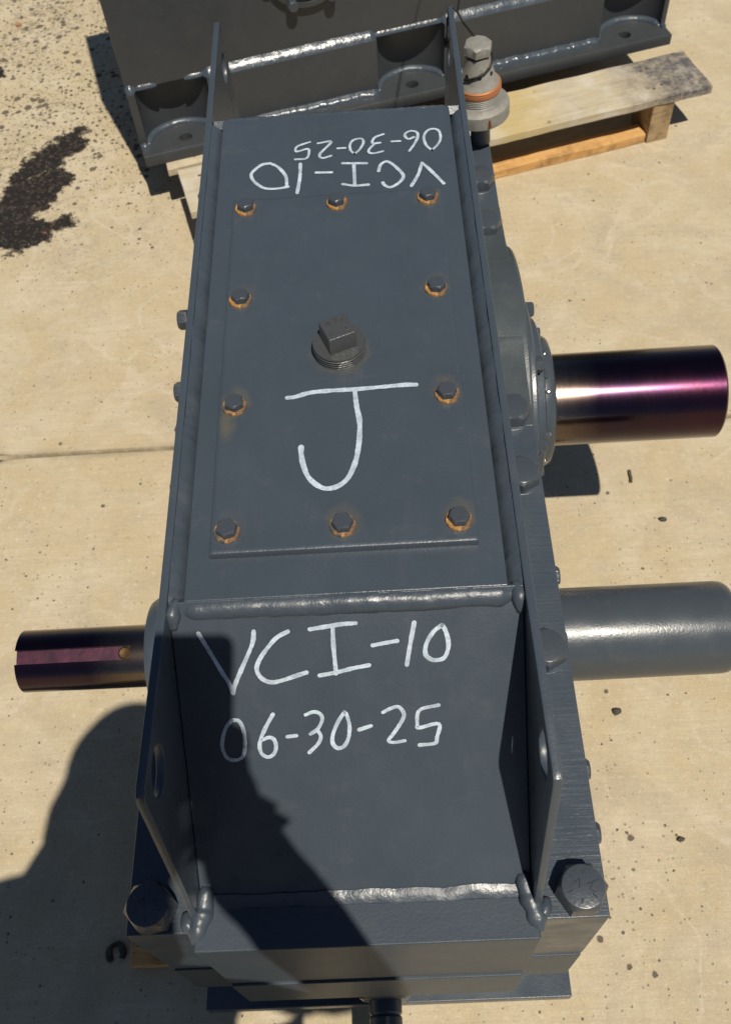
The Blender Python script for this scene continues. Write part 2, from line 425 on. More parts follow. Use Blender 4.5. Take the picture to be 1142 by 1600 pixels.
def catmull(pts, sub=6):
    P = [Vector((p[0], p[1], 0)) for p in pts]; P = [P[0] * 2 - P[1]] + P + [P[-1] * 2 - P[-2]]; out = []
    for i in range(1, len(P) - 2):
        a, b, c, d = P[i - 1:i + 3]
        for k in range(sub):
            t = k / sub
            out.append(.5 * ((2 * b) + (c - a) * t + (2 * a - 5 * b + 4 * c - d) * t * t + (-a + 3 * b - 3 * c + d) * t ** 3))
    out.append(P[-2]); return out
ZSTEP = [0]
def writing(name, strokes, width, parent, mtx, label=None, sharp=(), sub=6):
    """hand-drawn paint-marker strokes: thin raised ribbons with round ends, in the local xy plane"""
    mb = MB()
    for si, st in enumerate(strokes):
        c = catmull(st, sub) if len(st) > 2 else resample([(*st[0], 0), (*st[1], 0)], .006)
        ZSTEP[0] = (ZSTEP[0] + 1) % 7; z = .00035 + .00009 * ZSTEP[0]
        L = []; Rr = []
        for i, p in enumerate(c):
            t = (c[min(i + 1, len(c) - 1)] - c[max(i - 1, 0)]).normalized(); nn = Vector((-t.y, t.x, 0))
            wv = width * .5 * (1 + .26 * mnoise.noise((p.x * 90, p.y * 90, si)) + .14 * mnoise.noise((p.x * 500, p.y * 500, si + 9)))
            L.append(p + nn * wv); Rr.append(p - nn * wv)
        t0 = (c[1] - c[0]).normalized(); t1 = (c[-1] - c[-2]).normalized(); hw = width * .5
        def cap(p, t, s_):
            a0 = math.atan2(t.y, t.x)
            return [p + Vector((math.cos(a0 + k), math.sin(a0 + k), 0)) * hw for k in s_]
        k = len(mb.v); n = len(c); vs = []
        for p in L + Rr: vs.append((p.x, p.y, z))
        fs = [(i, i + 1, n + i + 1, n + i) for i in range(n - 1)]
        e0 = cap(c[0], t0, [math.pi * .5 + math.pi * q / 6 for q in range(1, 6)]); e1 = cap(c[-1], t1, [-math.pi * .5 + math.pi * q / 6 for q in range(1, 6)])
        b0 = len(vs); vs += [(p.x, p.y, z) for p in e0]; b1 = len(vs); vs += [(p.x, p.y, z) for p in e1]
        fs.append(tuple([n + 0][::-1] + [b0 + q for q in range(4, -1, -1)] + [0]))
        fs.append(tuple([n - 1] + [b1 + q for q in range(4, -1, -1)] + [2 * n - 1]))
        mb.add(vs, fs)
    o = put(mb.mesh(name, M['marker'], None), name, parent, mtx)
    if label: o['label'] = label
    return o

def hex_poly(rc, phase=0): return [(rc * math.cos(phase + k * math.pi / 3), rc * math.sin(phase + k * math.pi / 3)) for k in range(6)]
def hex_head_mb(rc, h, cham=.12, phase=0, bite=0):
    """hexagon bolt head, chamfered to a round face at the top; base at z=0"""
    mb = MB(); lo = hex_poly(rc, phase); n = 36; v = []; f = []
    def hexr(a): k = ((a - phase) % (math.pi / 3)) - math.pi / 6; return rc * math.cos(math.pi / 6) / math.cos(k)
    rows = [(1.0, 0.0, 'h'), (1.0, h * (1 - cham * 1.3), 'h'), (.90, h, 'c'), (.86, h * 1.0 + .0003, 'c')]
    for s_, z, kind in rows:
        for i in range(n):
            a = 2 * math.pi * i / n + phase
            r = hexr(a)
            if kind == 'c': r = rc * math.cos(math.pi / 6) * s_ * 1.05
            v.append((r * math.cos(a), r * math.sin(a), z - (0 if kind == 'c' else (r - rc * .866) * .55 * (z > 0))))
    for j in range(len(rows) - 1):
        for i in range(n):
            a, b = j * n + i, j * n + (i + 1) % n; f.append((a, b, b + n, a + n))
    f.append(tuple(range(n))[::-1]); f.append(tuple(range(3 * n, 4 * n)))
    return mb.add(v, f)
def dup(o, parent, mtx, name=None):
    c = o.copy(); 
    c.parent = None
    link(c, parent, G @ mtx); return c

SLOPE_WRITING = [[[-0.1384,-0.0311],[-0.1294,-0.0501],[-0.1197,-0.071],[-0.1148,-0.0805],[-0.1114,-0.0922]],[[-0.1114,-0.0922],[-0.1093,-0.0846],[-0.1022,-0.07],[-0.093,-0.0521],[-0.0883,-0.0413],[-0.0868,-0.0317]],[[-0.0551,-0.0334],[-0.0659,-0.0389],[-0.076,-0.0493],[-0.0838,-0.0599],[-0.0871,-0.0684],[-0.0852,-0.0759],[-0.0798,-0.0811],[-0.073,-0.083],[-0.0635,-0.0814],[-0.0504,-0.0775],[-0.0407,-0.0748]],[[-0.1154,-0.1194],[-0.1221,-0.128],[-0.1262,-0.1405],[-0.1264,-0.1495],[-0.1231,-0.1581],[-0.1162,-0.1608],[-0.1094,-0.1588],[-0.1059,-0.1519],[-0.1045,-0.1391],[-0.1055,-0.1276],[-0.1088,-0.1204],[-0.1154,-0.1194]],[[-0.0756,-0.1154],[-0.0824,-0.1262],[-0.0887,-0.1386],[-0.091,-0.1475],[-0.0895,-0.1553],[-0.0841,-0.1591],[-0.0783,-0.1565],[-0.0754,-0.1496],[-0.0763,-0.1418],[-0.081,-0.1388],[-0.0877,-0.141]],[[-0.0638,-0.1389],[-0.055,-0.1383]],[[-0.0446,-0.1173],[-0.0368,-0.1147],[-0.0306,-0.1175],[-0.0295,-0.1239],[-0.0345,-0.1325],[-0.0414,-0.1372]],[[-0.0346,-0.1338],[-0.0319,-0.1403],[-0.035,-0.1478],[-0.044,-0.1566]],[[-0.0346,-0.0323],[-0.0141,-0.0299],[-0.0045,-0.0288],[0.0081,-0.0286]],[[-0.0132,-0.0306],[-0.0137,-0.0496],[-0.0131,-0.0772]],[[-0.0286,-0.0784],[-0.0124,-0.076],[0.0023,-0.0729],[0.0182,-0.0705]],[[0.0227,-0.0513],[0.0351,-0.0494],[0.0457,-0.0481]],[[0.0623,-0.0309],[0.0575,-0.0521],[0.0534,-0.0721]],[[0.0878,-0.0347],[0.0798,-0.0406],[0.0727,-0.0517],[0.0712,-0.0618],[0.075,-0.0671],[0.0804,-0.0689],[0.0882,-0.0671],[0.0922,-0.059],[0.0928,-0.0502],[0.0906,-0.0399],[0.0878,-0.0347]],[[-0.0078,-0.1166],[-0.0145,-0.1262],[-0.0203,-0.1392],[-0.0209,-0.1485],[-0.0163,-0.1534],[-0.01,-0.1511],[-0.0055,-0.1426],[-0.004,-0.1307],[-0.0058,-0.12],[-0.0078,-0.1166]],[[0.0048,-0.1354],[0.0164,-0.132]],[[0.0286,-0.1187],[0.0363,-0.115],[0.0437,-0.114],[0.0482,-0.1215],[0.0453,-0.1293],[0.0374,-0.1408],[0.0321,-0.1479],[0.0369,-0.1501],[0.0474,-0.1488]],[[0.0812,-0.114],[0.063,-0.1183],[0.0602,-0.1327],[0.0621,-0.1361],[0.0806,-0.1331],[0.0782,-0.1469],[0.0761,-0.1528],[0.0613,-0.154]]]
TOP_WRITING = [[[-0.0339,0.596],[-0.0502,0.5884],[-0.0508,0.5782],[-0.0358,0.5818],[-0.0377,0.5637],[-0.0526,0.5626]],[[-0.0234,0.5929],[-0.0064,0.5942],[-0.0209,0.5711],[-0.0177,0.5626],[-0.0067,0.5659]],[[0.0019,0.5799],[0.0117,0.5799]],[[-0.0848,0.5584],[-0.0951,0.5564],[-0.1057,0.5445],[-0.1079,0.5359],[-0.103,0.5236],[-0.0925,0.512],[-0.0823,0.5085],[-0.0697,0.5087],[-0.0608,0.5106]],[[-0.0624,0.5109],[-0.0637,0.5295],[-0.0703,0.544],[-0.0769,0.5526],[-0.0848,0.5584]],[[-0.0458,0.5534],[-0.0461,0.5277],[-0.0493,0.4972]],[[-0.0257,0.5339],[-0.0063,0.5324]],[[0.0231,0.5665],[0.0183,0.5752],[0.0183,0.5875],[0.0237,0.5952],[0.0329,0.5963],[0.0353,0.5878],[0.0297,0.574],[0.0231,0.5665]],[[0.0616,0.6027],[0.0499,0.5966],[0.0469,0.5855],[0.0567,0.5855]],[[0.0495,0.5842],[0.042,0.5727],[0.0424,0.5666],[0.0488,0.5649],[0.0595,0.5678]],[[0.0716,0.5864],[0.0823,0.586]],[[0.0932,0.565],[0.0997,0.5769],[0.105,0.5908],[0.1049,0.6012],[0.0973,0.6052],[0.0899,0.6007],[0.0895,0.5935],[0.0938,0.5889],[0.1005,0.5923]],[[0.122,0.564],[0.115,0.5753],[0.1132,0.592],[0.1182,0.604],[0.1262,0.6074],[0.1331,0.6024],[0.1344,0.5877],[0.1305,0.5758],[0.122,0.564]],[[0.0079,0.5496],[0.038,0.5465]],[[0.022,0.5475],[0.0223,0.5054]],[[0.0073,0.5089],[0.0217,0.5046],[0.0392,0.5047]],[[0.0527,0.5292],[0.0556,0.5411],[0.061,0.5466],[0.066,0.546],[0.0745,0.5353],[0.0831,0.5178],[0.0781,0.5057],[0.0671,0.4972],[0.0598,0.5008],[0.0571,0.5068]],[[0.0921,0.497],[0.1013,0.5169],[0.1077,0.5398]],[[0.1077,0.5398],[0.1169,0.5251],[0.132,0.4975]]]
LETTER_J = [[[-0.0552,0.1618],[-0.0471,0.1625],[-0.0316,0.167],[-0.009,0.1682],[0.0164,0.1681],[0.0445,0.1693],[0.0671,0.1702],[0.079,0.1696]],[[0.0152,0.1657],[0.0165,0.1457],[0.0189,0.1278],[0.0189,0.1122],[0.0173,0.0936],[0.0135,0.0738],[0.0065,0.0563],[-0.0023,0.0473],[-0.0128,0.044],[-0.0221,0.047],[-0.0326,0.0582],[-0.0381,0.0741],[-0.0402,0.0875],[-0.0405,0.0968]]]

# ------------------------------------------------------------------ ground
def seg_dist(P, poly):
    """signed distance (positive inside) of points P (n,2) to polygon"""
    poly = np.array(poly); d = np.full(len(P), 1e9); ins = np.zeros(len(P), bool)
    for a, b in zip(poly, np.roll(poly, -1, 0)):
        ab = b - a; t = np.clip(((P - a) @ ab) / (ab @ ab), 0, 1); q = a + t[:, None] * ab
        d = np.minimum(d, np.linalg.norm(P - q, axis=1))
        c = (a[1] > P[:, 1]) != (b[1] > P[:, 1])
        with np.errstate(divide='ignore', invalid='ignore'):
            xi = (b[0] - a[0]) * (P[:, 1] - a[1]) / (b[1] - a[1]) + a[0]
        ins ^= c & (P[:, 0] < xi)
    return np.where(ins, d, -d)
def axis_pts(lo, hi, step, far):
    a = list(np.arange(lo, hi + 1e-6, step)); g = step; x = hi
    while x < far: g *= 1.6; x += g; a.append(x)
    g = step; x = lo
    while x > -far: g *= 1.6; x -= g; a.insert(0, x)
    return np.array(a)
def make_ground():
    JY = .828
    xs = axis_pts(-1.4, 1.7, .014, 60.); ys = axis_pts(-1.0, 3.2, .014, 60.)
    ys = np.sort(np.concatenate([ys[np.abs(ys - JY) > .012], [JY - .0075, JY - .0045, JY - .0025, JY + .0025, JY + .0045, JY + .0075]]))
    X, Y = np.meshgrid(xs, ys); nx, ny = len(xs), len(ys)
    dj = np.abs(Y - JY)
    wob = np.array([mnoise.noise((x * 6, 3, 0)) * .0022 + mnoise.noise((x * 25, 7, 0)) * .0012 for x in xs])
    chip = np.array([max(0, mnoise.noise((x * 9, 11, 4)) - .15) for x in xs])
    Yw = Y + (dj < .009) * wob[None, :] + np.sign(Y - JY) * (dj < .006) * (dj > .001) * chip[None, :] * .010
    Z = np.where(dj < .003, -.008, 0.0)
    Z = np.where((dj > .003) & (dj < .0055), -.0006, Z)
    v = np.stack([X, Yw, Z], -1).reshape(-1, 3)
    i = np.arange(nx * ny).reshape(ny, nx)
    f = np.stack([i[:-1, :-1], i[:-1, 1:], i[1:, 1:], i[1:, :-1]], -1).reshape(-1, 4)
    me = bpy.data.meshes.new('ground'); me.from_pydata(v.tolist(), [], f.tolist()); me.shade_smooth(); me.materials.append(M['concrete'])
    P = v[:, :2]
    polys = [[(-.802, 2.02), (-.796, 1.934), (-.84, 1.864), (-.903, 1.83), (-.967, 1.772), (-.96, 1.819), (-.914, 1.896), (-.881, 1.96)],
             [(-.835, 1.831), (-.801, 1.795), (-.822, 1.742), (-.832, 1.705), (-.859, 1.677), (-.897, 1.628), (-.884, 1.612), (-.855, 1.62), (-.83, 1.585), (-.843, 1.542), (-.885, 1.525), (-.91, 1.495), (-.954, 1.524), (-.986, 1.534), (-1.028, 1.708), (-.986, 1.704), (-.957, 1.771), (-.889, 1.804)],
             [(-.819, 1.613), (-.795, 1.622), (-.772, 1.605), (-.791, 1.596), (-.81, 1.59)],
             [(-1.114, 2.351), (-1.094, 2.343), (-1.084, 2.299), (-1.101, 2.281)]]
    sd = np.max([seg_dist(P, q) for q in polys], 0)
    stain = np.clip(.5 + sd * 8, 0, 1)
    far = np.clip((P[:, 1] - 1.2) / .9, 0, 1) * np.clip((-.15 - P[:, 0]) / .4, 0, 1)
    pits = -.03 + .38 * far + .045 * np.clip((.2 - P[:, 1]) / .5, 0, 1)
    fl = np.array([max(0, mnoise.noise((x * 3.2, y * 3.2, 1.7)) * 2.2) for x, y in P]) * far
    jt = np.clip(1.25 - np.abs(P[:, 1] - JY) / .0072, 0, 1)
    for nme, arr in (('stain', stain), ('pits', pits), ('flaked', fl), ('joint', jt)):
        a = me.attributes.new(nme, 'FLOAT', 'POINT'); a.data.foreach_set('value', arr.astype(np.float32))
    o = bpy.data.objects.new('ground', me); link(o, None, Matrix.Identity(4)); tag(o, kind='structure')
make_ground()

# ------------------------------------------------------------------ main gearbox
gb = thing('gear_reducer', 'dark grey gear reducer in front, white letter J on its bolted cover', 'gearbox', (0, .29, -.85))
XF, YF, YB, ZF, ZS, ZL = .237, -.314, .901, -.236, -.445, -.585
MB().box(-XF, XF, YF, YB, ZS + .0016, ZF).obj('upper_housing', M['paint_brushed'], gb, bevel=.0015)
MB().box(-XF + .002, XF - .0015, YF - .0022, YB, ZL, ZS - .0016).obj('lower_flange', M['paint_front'], gb, bevel=.0015)
MB().box(-.205, .205, YF + .030, YB - .03, -.822, ZL + .0005).obj('lower_housing', M['paint'], gb)
MB().box(-.271, .271, -.317, .905, -.85, -.8225).obj('base_plate', M['paint'], gb, bevel=.002)
MB().box(-.168, .168, -.332, -.292, ZS + .002, ZF + .0022).obj('end_bar', M['paint_front'], gb, bevel=.0018)
MB().box(-.1675, .1675, -.3350, -.300, ZL + .002, ZS - .0022).obj('end_bar', M['paint_front'], gb, bevel=.0015)
MB().box(-.1500, .1500, -.068, .655, -.021, -.009).obj('top_plate', M['paint'], gb, bevel=.002)
# sloped end plates (front one carries the marking)
def slope(name, y0, z0, y1, z1, flip):
    d = Vector((0, y1 - y0, z1 - z0)); L = d.length; d.normalize(); xx = Vector((1, 0, 0)); nn = xx.cross(-d) if not flip else d.cross(xx)
    if nn.z < 0: nn = -nn
    mt = Matrix(((1, 0, nn.x, 0), (0, -d.y, nn.y, y0), (0, -d.z, nn.z, z0), (0, 0, 0, 1)))
    MB().box(-.1635, .1635, -L, 0, -.012, 0).obj(name, M['paint'], gb, mt, bevel=.001)
    return mt
SL = slope('sloped_plate', -.068, -.009, -.286, -.236, False)
slope('sloped_plate', .655, -.009, .873, -.236, True)
def circle(cx, cy, r, n=28): return [(cx + r * math.cos(2 * math.pi * k / n), cy + r * math.sin(2 * math.pi * k / n)) for k in range(n)]
prof = [(-.303, -.2355), (-.257, .000), (-.2535, .006), (-.247, .0085), (-.080, -.005), (-.055, -.006), (.64, -.006), (.665, -.005), (.868, .004), (.875, .0), (.903, -.2355)]
for s_ in (-1, 1):
    mt = Matrix(((0, 0, 1, s_ * .168), (1, 0, 0, 0), (0, 1, 0, 0), (0, 0, 0, 1)))
    plate2d('side_plate', prof, [circle(-.219, -.030, .0225), circle(.838, -.048, .021)], .008, M['paint'], gb, mt)
# welds
sd = 1
bead('weld_bead', [(-.160, -.0685, -.0222), (.161, -.0695, -.0222)], .0126, gb, seed=1, ripple=.03, lumps=.08, wander=.08)
for s_ in (-1, 1):
    fillet('weld_bead', (s_ * .1645, -.074, -.0215), (s_ * .1645, .655, -.0215), (-s_, 0, 0), (0, 0, 1), .0150, .0135, gb, seed=2 + s_, bulge=.22, lump=.16)
    bead('weld_bead', [(s_ * .1565, -.062, -.013), (s_ * .1600, -.074, -.017), (s_ * .1605, -.086, -.028)], .0080, gb, seed=12 + s_)
    bead('weld_bead', [(s_ * .156, -.272, -.224), (s_ * .161, -.290, -.2345), (s_ * .1655, -.308, -.2365), (s_ * .168, -.324, -.2400)], .0105, gb, seed=22 + s_, lumps=.42, ripple=.22)
    bead('weld_bead', [(s_ * .178, -.294, -.236), (s_ * .174, -.306, -.2365), (s_ * .168, -.314, -.238)], .0085, gb, seed=25 + s_)
    bead('weld_bead', [(s_ * .1685, -.316, -.239), (s_ * .169, -.3165, -.40), (s_ * .169, -.3165, -.56)], .0055, gb, seed=32 + s_)
    bead('weld_bead', [(s_ * .1735, -.29, -.236), (s_ * .1735, .90, -.236)], .0045, gb, seed=42 + s_, ripple=.1)
fillet('weld_bead', (-.161, -.286, -.2345), (.161, -.286, -.2345), (0, .68, .73), (0, -1, 0), .0075, .0075, gb, seed=61, bulge=.25, lump=.3)
bead('weld_bead', [(-.15, .656, -.015), (.15, .656, -.015)], .006, gb, seed=62)

# inspection cover with its bolts, plug and letter
def make_cover():
    xs = np.linspace(-.126, .126, 64); ys = np.linspace(-.0225, .480, 126)
    BP = []
    for y in (0, .4628): BP += [(-.11, y), (0, y), (.11, y)]
    for y in (.1543, .3085): BP += [(-.11, y), (.11, y)]
    v = []; rust = []
    amt = {(-.11, .1543): 1.0, (.11, .1543): .75, (0, 0): .8, (.11, 0): .8, (-.11, .3085): .45, (.11, .3085): .4, (.11, .4628): .7}
    for y in ys:
        for x in xs:
            v.append((x, y, 0)); r = 0
            for bx_, by_ in BP:
                a = amt.get((bx_, by_), .3)
                dx = x - bx_; dy = y - (by_ + .006); d = math.hypot(dx, dy * .8)
                d += .006 * mnoise.noise((x * 90, y * 90, bx_ * 50 + by_ * 70))
                r = max(r, a * max(0, min(1, (.0185 - d) / .008)) * .42)
                if (bx_, by_) == (-.11, .1543):
                    d2 = math.hypot((x + .117) / .6, (y - .130) / 1.3) + .006 * mnoise.noise((x * 70, y * 70, 3)); r = max(r, .5 * max(0, min(1, (.018 - d2) / .01)))
            dp = math.hypot(x, (y - .224)); r = max(r, .35 * max(0, min(1, (.037 - dp + .006 * mnoise.noise((x * 80, y * 80, 8))) / .008)) * (1 if x > -.01 else .5))
            rust.append(r)
    nx, ny = len(xs), len(ys); f = []
    for j in range(ny - 1):
        for i in range(nx - 1):
            a = j * nx + i; f.append((a, a + 1, a + nx + 1, a + nx))
    # skirt
    loop = [i for i in range(nx)] + [j * nx + nx - 1 for j in range(1, ny)] + [(ny - 1) * nx + i for i in range(nx - 2, -1, -1)] + [j * nx for j in range(ny - 2, 0, -1)]
    lo1 = len(v); lo2 = lo1 + len(loop)
    c_ = .0009
    for i in loop:
        x, y, _ = v[i]; v.append((x + math.copysign(c_ if abs(abs(x) - .126) < 1e-6 else 0, x), y + (c_ if y > .479 else -c_ if y < -.022 else 0), -c_)); rust.append(0)
    for i in range(len(loop)): x, y, _ = v[lo1 + i]; v.append((x, y, -.0088)); rust.append(0)
    n = len(loop)
    for i in range(n):
        k = (i + 1) % n
        f.append((loop[k], loop[i], lo1 + i, lo1 + k)); f.append((lo1 + k, lo1 + i, lo2 + i, lo2 + k))
    me = bpy.data.meshes.new('cover_plate'); me.from_pydata(v, [], f); me.shade_smooth(); me.set_sharp_from_angle(angle=R(50)); me.materials.append(M['paint_cover'])
    a = me.attributes.new('rust', 'FLOAT', 'POINT'); a.data.foreach_set('value', np.array(rust, np.float32))
    return put(me, 'cover_plate', gb), BP
cover, BP = make_cover()
hm = hex_head_mb(.0104, .0078, .10).mesh('cover_bolt', M['bolt'], 32)
wm = MB().lathe([(.0128, 0), (.0128, .0022), (.0120, .0030), (.006, .0030)], 36).mesh('washer', M['rust'], 40)
for i, (x, y) in enumerate(BP):
    a = random.uniform(0, 1.04)
    put(wm, 'washer', cover, T(x + random.uniform(-.0007, .0007), y, .0001))
    put(hm, 'cover_bolt', cover, T(x, y, .0030) @ Matrix.Rotation(a, 4, 'Z') @ Matrix.Rotation(random.uniform(-.02, .02), 4, 'X'))
# pipe plug: threaded disc and square head with raised casting marks
prof_ = [(.0272, -.004)]
for k in range(4): z = .0005 + k * .0030; prof_ += [(.0287, z), (.0287, z + .0007), (.0264, z + .0018), (.0264, z + .0022)]
prof_ += [(.0282, .0128), (.0276, .0142), (.012, .0144)]
pp = T(0, .2245, 0) @ Matrix.Rotation(R(22), 4, 'Z')
plug = MB().lathe(prof_, 64).obj('pipe_plug', M['plug'], cover, pp, smooth=25)
h = .0155
mb = MB(); mb.add([(x * k, y * k, z) for z, k in ((.0140, 1.0), (.0345, .97), (.0358, .92)) for x, y in ((-h, -h), (h, -h), (h, h), (-h, h))],
                  [(0, 1, 5, 4), (1, 2, 6, 5), (2, 3, 7, 6), (3, 0, 4, 7), (4, 5, 9, 8), (5, 6, 10, 9), (6, 7, 11, 10), (7, 4, 8, 11), (8, 9, 10, 11)])
mb.obj('plug_head', M['plug'], cover, pp, bevel=.0009)
marks = [[(-.009, .009), (-.004, .010), (-.009, .005), (-.004, .006)], [(.000, .011), (.004, .012), (.002, .007)], [(.006, .011), (.010, .010), (.008, .008), (.011, .006), (.007, .005)],
         [(-.009, -.004), (-.011, -.007), (-.008, -.010), (-.005, -.008), (-.007, -.007)], [(.005, -.003), (.011, -.002)], [(.008, -.0025), (.009, -.0085)], [(.005, -.009), (.012, -.008)]]
mb = MB()
for st in marks: mb.tube([(x, y, .0360) for x, y in st], .00075, 6)
mb.obj('casting_marks', M['plug'], cover, pp)
writing('marker_letter', LETTER_J, .0054, cover, T(0, 0, .0001), 'large white hand-painted letter J', sub=8)
# handwriting on the plates
TM = T(0, 0, -.0089)
writing('marker_writing', [TOP_WRITING[i] for i in (3, 4, 5, 6, 13, 14, 15, 16, 17, 18)], .0042, gb, TM, 'white hand-written VCI-10, upside down at the far end')
writing('marker_writing', [TOP_WRITING[i] for i in (0, 1, 2, 7, 8, 9, 10, 11, 12)], .0034, gb, TM, 'white hand-written date 06-30-25, upside down at the far end')
writing('marker_writing', [SLOPE_WRITING[i] for i in (0, 1, 2, 8, 9, 10, 11, 12, 13)], .0041, gb, SL @ T(0, 0, .0001), 'white hand-written VCI-10 on the sloped plate')
writing('marker_writing', [SLOPE_WRITING[i] for i in (3, 4, 5, 6, 7, 14, 15, 16, 17)], .0037, gb, SL @ T(0, 0, .0001), 'white hand-written date 06-30-25 on the sloped plate')

# housing bolts along both shoulders
bigm = hex_head_mb(.0250, .029, .10).mesh('housing_bolt', M['bolt'], 32)
bigm2 = hex_head_mb(.0245, .019, .10).mesh('housing_bolt', M['bolt'], 32)
spot = MB().lathe([(.0262, -.002), (.0262, .0004), (.0256, .0008), (.01, .0008)], 48).mesh('spot_face', M['paint'], 30)
gm = MB()
for k in range(6): a = k * math.pi / 3 + .3; gm.tube([(math.cos(a) * .011, math.sin(a) * .011, .0294), (math.cos(a) * .016, math.sin(a) * .016, .0294)], .0008, 6)
gm.tube([(-.008, .004, .0294), (-.002, .007, .0294), (-.004, -.002, .0294)], .0008, 6); gm.tube([(.004, .002, .0294), (.010, .003, .0294), (.006, -.003, .0294), (.011, -.006, .0294)], .0008, 6)
gmm = gm.mesh('head_marks', M['bolt'])
for s_ in (-1, 1):
    for y, ph in ((-.291, .02), (-.033, .52), (.208, .52), (.310, .03), (.674, .05), (.779, .03)):
        if s_ < 0: ph += .17
        mt = T(s_ * .2105, y, ZF) @ Matrix.Rotation(ph, 4, 'Z')
        b = put(bigm if abs(y + .291) < .01 else bigm2, 'housing_bolt', gb, mt)
        if abs(y + .291) > .01: put(spot, 'spot_face', b, T(s_ * .2105, y, ZF))
        else: put(gmm, 'head_marks', b, mt)

# bearings and shafts; X axis is the shaft direction
def XA(s_, x, y, z): return T(s_ * x, y, z) @ (Matrix.Rotation(math.pi / 2 * s_, 4, 'Y'))
smallhex = hex_head_mb(.0125, .0125, .12).mesh('cap_bolt', M['bolt'], 32)
tinyhex = hex_head_mb(.0075, .008, .12).mesh('cap_screw', M['bolt'], 32)
screw = MB().lathe([(.0035, -.004), (.0035, .0025), (.0022, .0036), (.001, .0038)], 16).mesh('grease_screw', M['steel'], 40)
ZA = -.450
def ring_bolts(me, name, parent, s_, x, yc, rad, n, a0):
    for k in range(n):
        a = a0 + 2 * math.pi * k / n
        put(me, name, parent, XA(s_, x, yc + rad * math.cos(a), ZA + rad * math.sin(a)) @ Matrix.Rotation(random.uniform(0, 1), 4, 'Z'))
def bearing(s_, yc, k, open_):
    MB().lathe([(.2450, 0), (.2450, .0665), (.2425, .0700), (.02, .0700)], 144).obj('bearing_boss', M['paint_flank'], gb, XA(s_, .1765, yc, ZA))
    cap = MB().lathe([(.172 * k, 0), (.172 * k, .011), (.168 * k, .014), (.136 * k, .0145), (.133 * k, .029), (.130 * k, .031), (.02, .031)], 72).obj('bearing_cap', M['paint'], gb, XA(s_, .251, yc, ZA))
    ring_bolts(smallhex, 'cap_bolt', cap, s_, .265, yc, .154 * k, 8, R(64))
    if open_:
        seal = MB().lathe([(.104 * k, 0), (.104 * k, .014), (.100 * k, .020), (.092 * k, .023), (.02, .023)], 72).obj('seal_ring', M['paint_tube'], gb, XA(s_, .281, yc, ZA))
        for j in range(10):
            a = R(14 + 36 * j); rr = .104 * k
            put(screw, 'grease_screw', seal, T(s_ * .290, yc + rr * math.cos(a), ZA + rr * math.sin(a)) @ rot_to((0, math.cos(a), math.sin(a))))
        ring_bolts(tinyhex, 'cap_screw', cap, s_, .280, yc, .118 * k, 8, R(20))
    else: ring_bolts(tinyhex, 'cap_screw', cap, s_, .280, yc, .100 * k, 6, R(20))
def left_bolts():
    lm = hex_head_mb(.0150, .0145, .12).mesh('cap_bolt', M['bolt'], 32)
    for k in (0, 1, 5, 6, 7, 8):
        a = R(83 + 34.5 * k)
        put(lm, 'cap_bolt', gb, XA(-1, XF, .505 + .205 * math.cos(a), ZA + .205 * math.sin(a)))
bearing(1, .505, 1.0, True); left_bolts()
def boss_web():
    zb = lambda y: ZA + math.sqrt(.245 ** 2 - (y - .505) ** 2) + .0004
    pts = []
    for sg in (-1, 1):
        ys, ye = .505 + sg * .075, .505 + sg * .215
        z0, z1, m0 = zb(ys), ZF + .0006, -abs(ys - .505) / (zb(ys) - ZA)
        h = abs(ye - ys); row = []
        for k in range(25):
            t = k / 24; z = (2 * t**3 - 3 * t**2 + 1) * z0 + (t**3 - 2 * t**2 + t) * h * m0 + (-2 * t**3 + 3 * t**2) * z1
            row.append((ys + (ye - ys) * t, z))
        pts.append(row)
    prof_w = pts[0][::-1] + pts[1]
    prof_w = [(y, z) for y, z in prof_w] + [(pts[1][-1][0], ZF - .004), (pts[0][-1][0], ZF - .004)]
    mw = Matrix(((0, 0, 1, 0), (1, 0, 0, 0), (0, 1, 0, 0), (0, 0, 0, 1)))
    MB().prism(prof_w, .1725, .2375).obj('boss_web', M['paint_flank'], gb, mw, smooth=40, bevel=.0015)
boss_web()
for k in range(12):
    a = R(88 + 30 * k); put(smallhex, 'cap_bolt', gb, XA(1, XF, .09 + .158 * math.cos(a), ZA + .158 * math.sin(a)))
sl_ = MB().lathe([(.092, 0), (.092, .030), (.079, .032), (.079, .050), (.075, .056), (.068, .058), (.01, .058)], 72).obj('seal_ring', M['paint'], gb, XA(-1, .235, .09, ZA))
MB().lathe([(.072, 0), (.072, .004), (.066, .006), (.01, .006)], 48).obj('shaft_collar', M['paint'], gb, XA(1, XF - .001, .09, ZA))
MB().lathe([(.0735, .25), (.0735, .5665), (.0705, .5695), (.01, .5695)], 96).obj('output_shaft', M['shaft'], gb, T(0, .505, ZA) @ Matrix.Rotation(math.pi / 2, 4, 'Y'), smooth=30)
MB().lathe([(.064, .25), (.0632, .480), (.0620, .488), (.058, .494), (.050, .4975), (.01, .498)], 72).obj('shaft_guard', M['paint_tube'], gb, T(0, .09, ZA) @ Matrix.Rotation(math.pi / 2, 4, 'Y'))
# input shaft with an open keyway
rs, kw, kd, tilt = .0432, .0095, .0085, R(18)
poly = []
a0 = math.asin(kw / rs)
for k in range(73):
    a = math.pi / 2 + a0 + (2 * math.pi - 2 * a0) * k / 72; poly.append((rs * math.cos(a), rs * math.sin(a)))
zf = rs - kd; poly += [(kw, zf), (-kw, zf)]
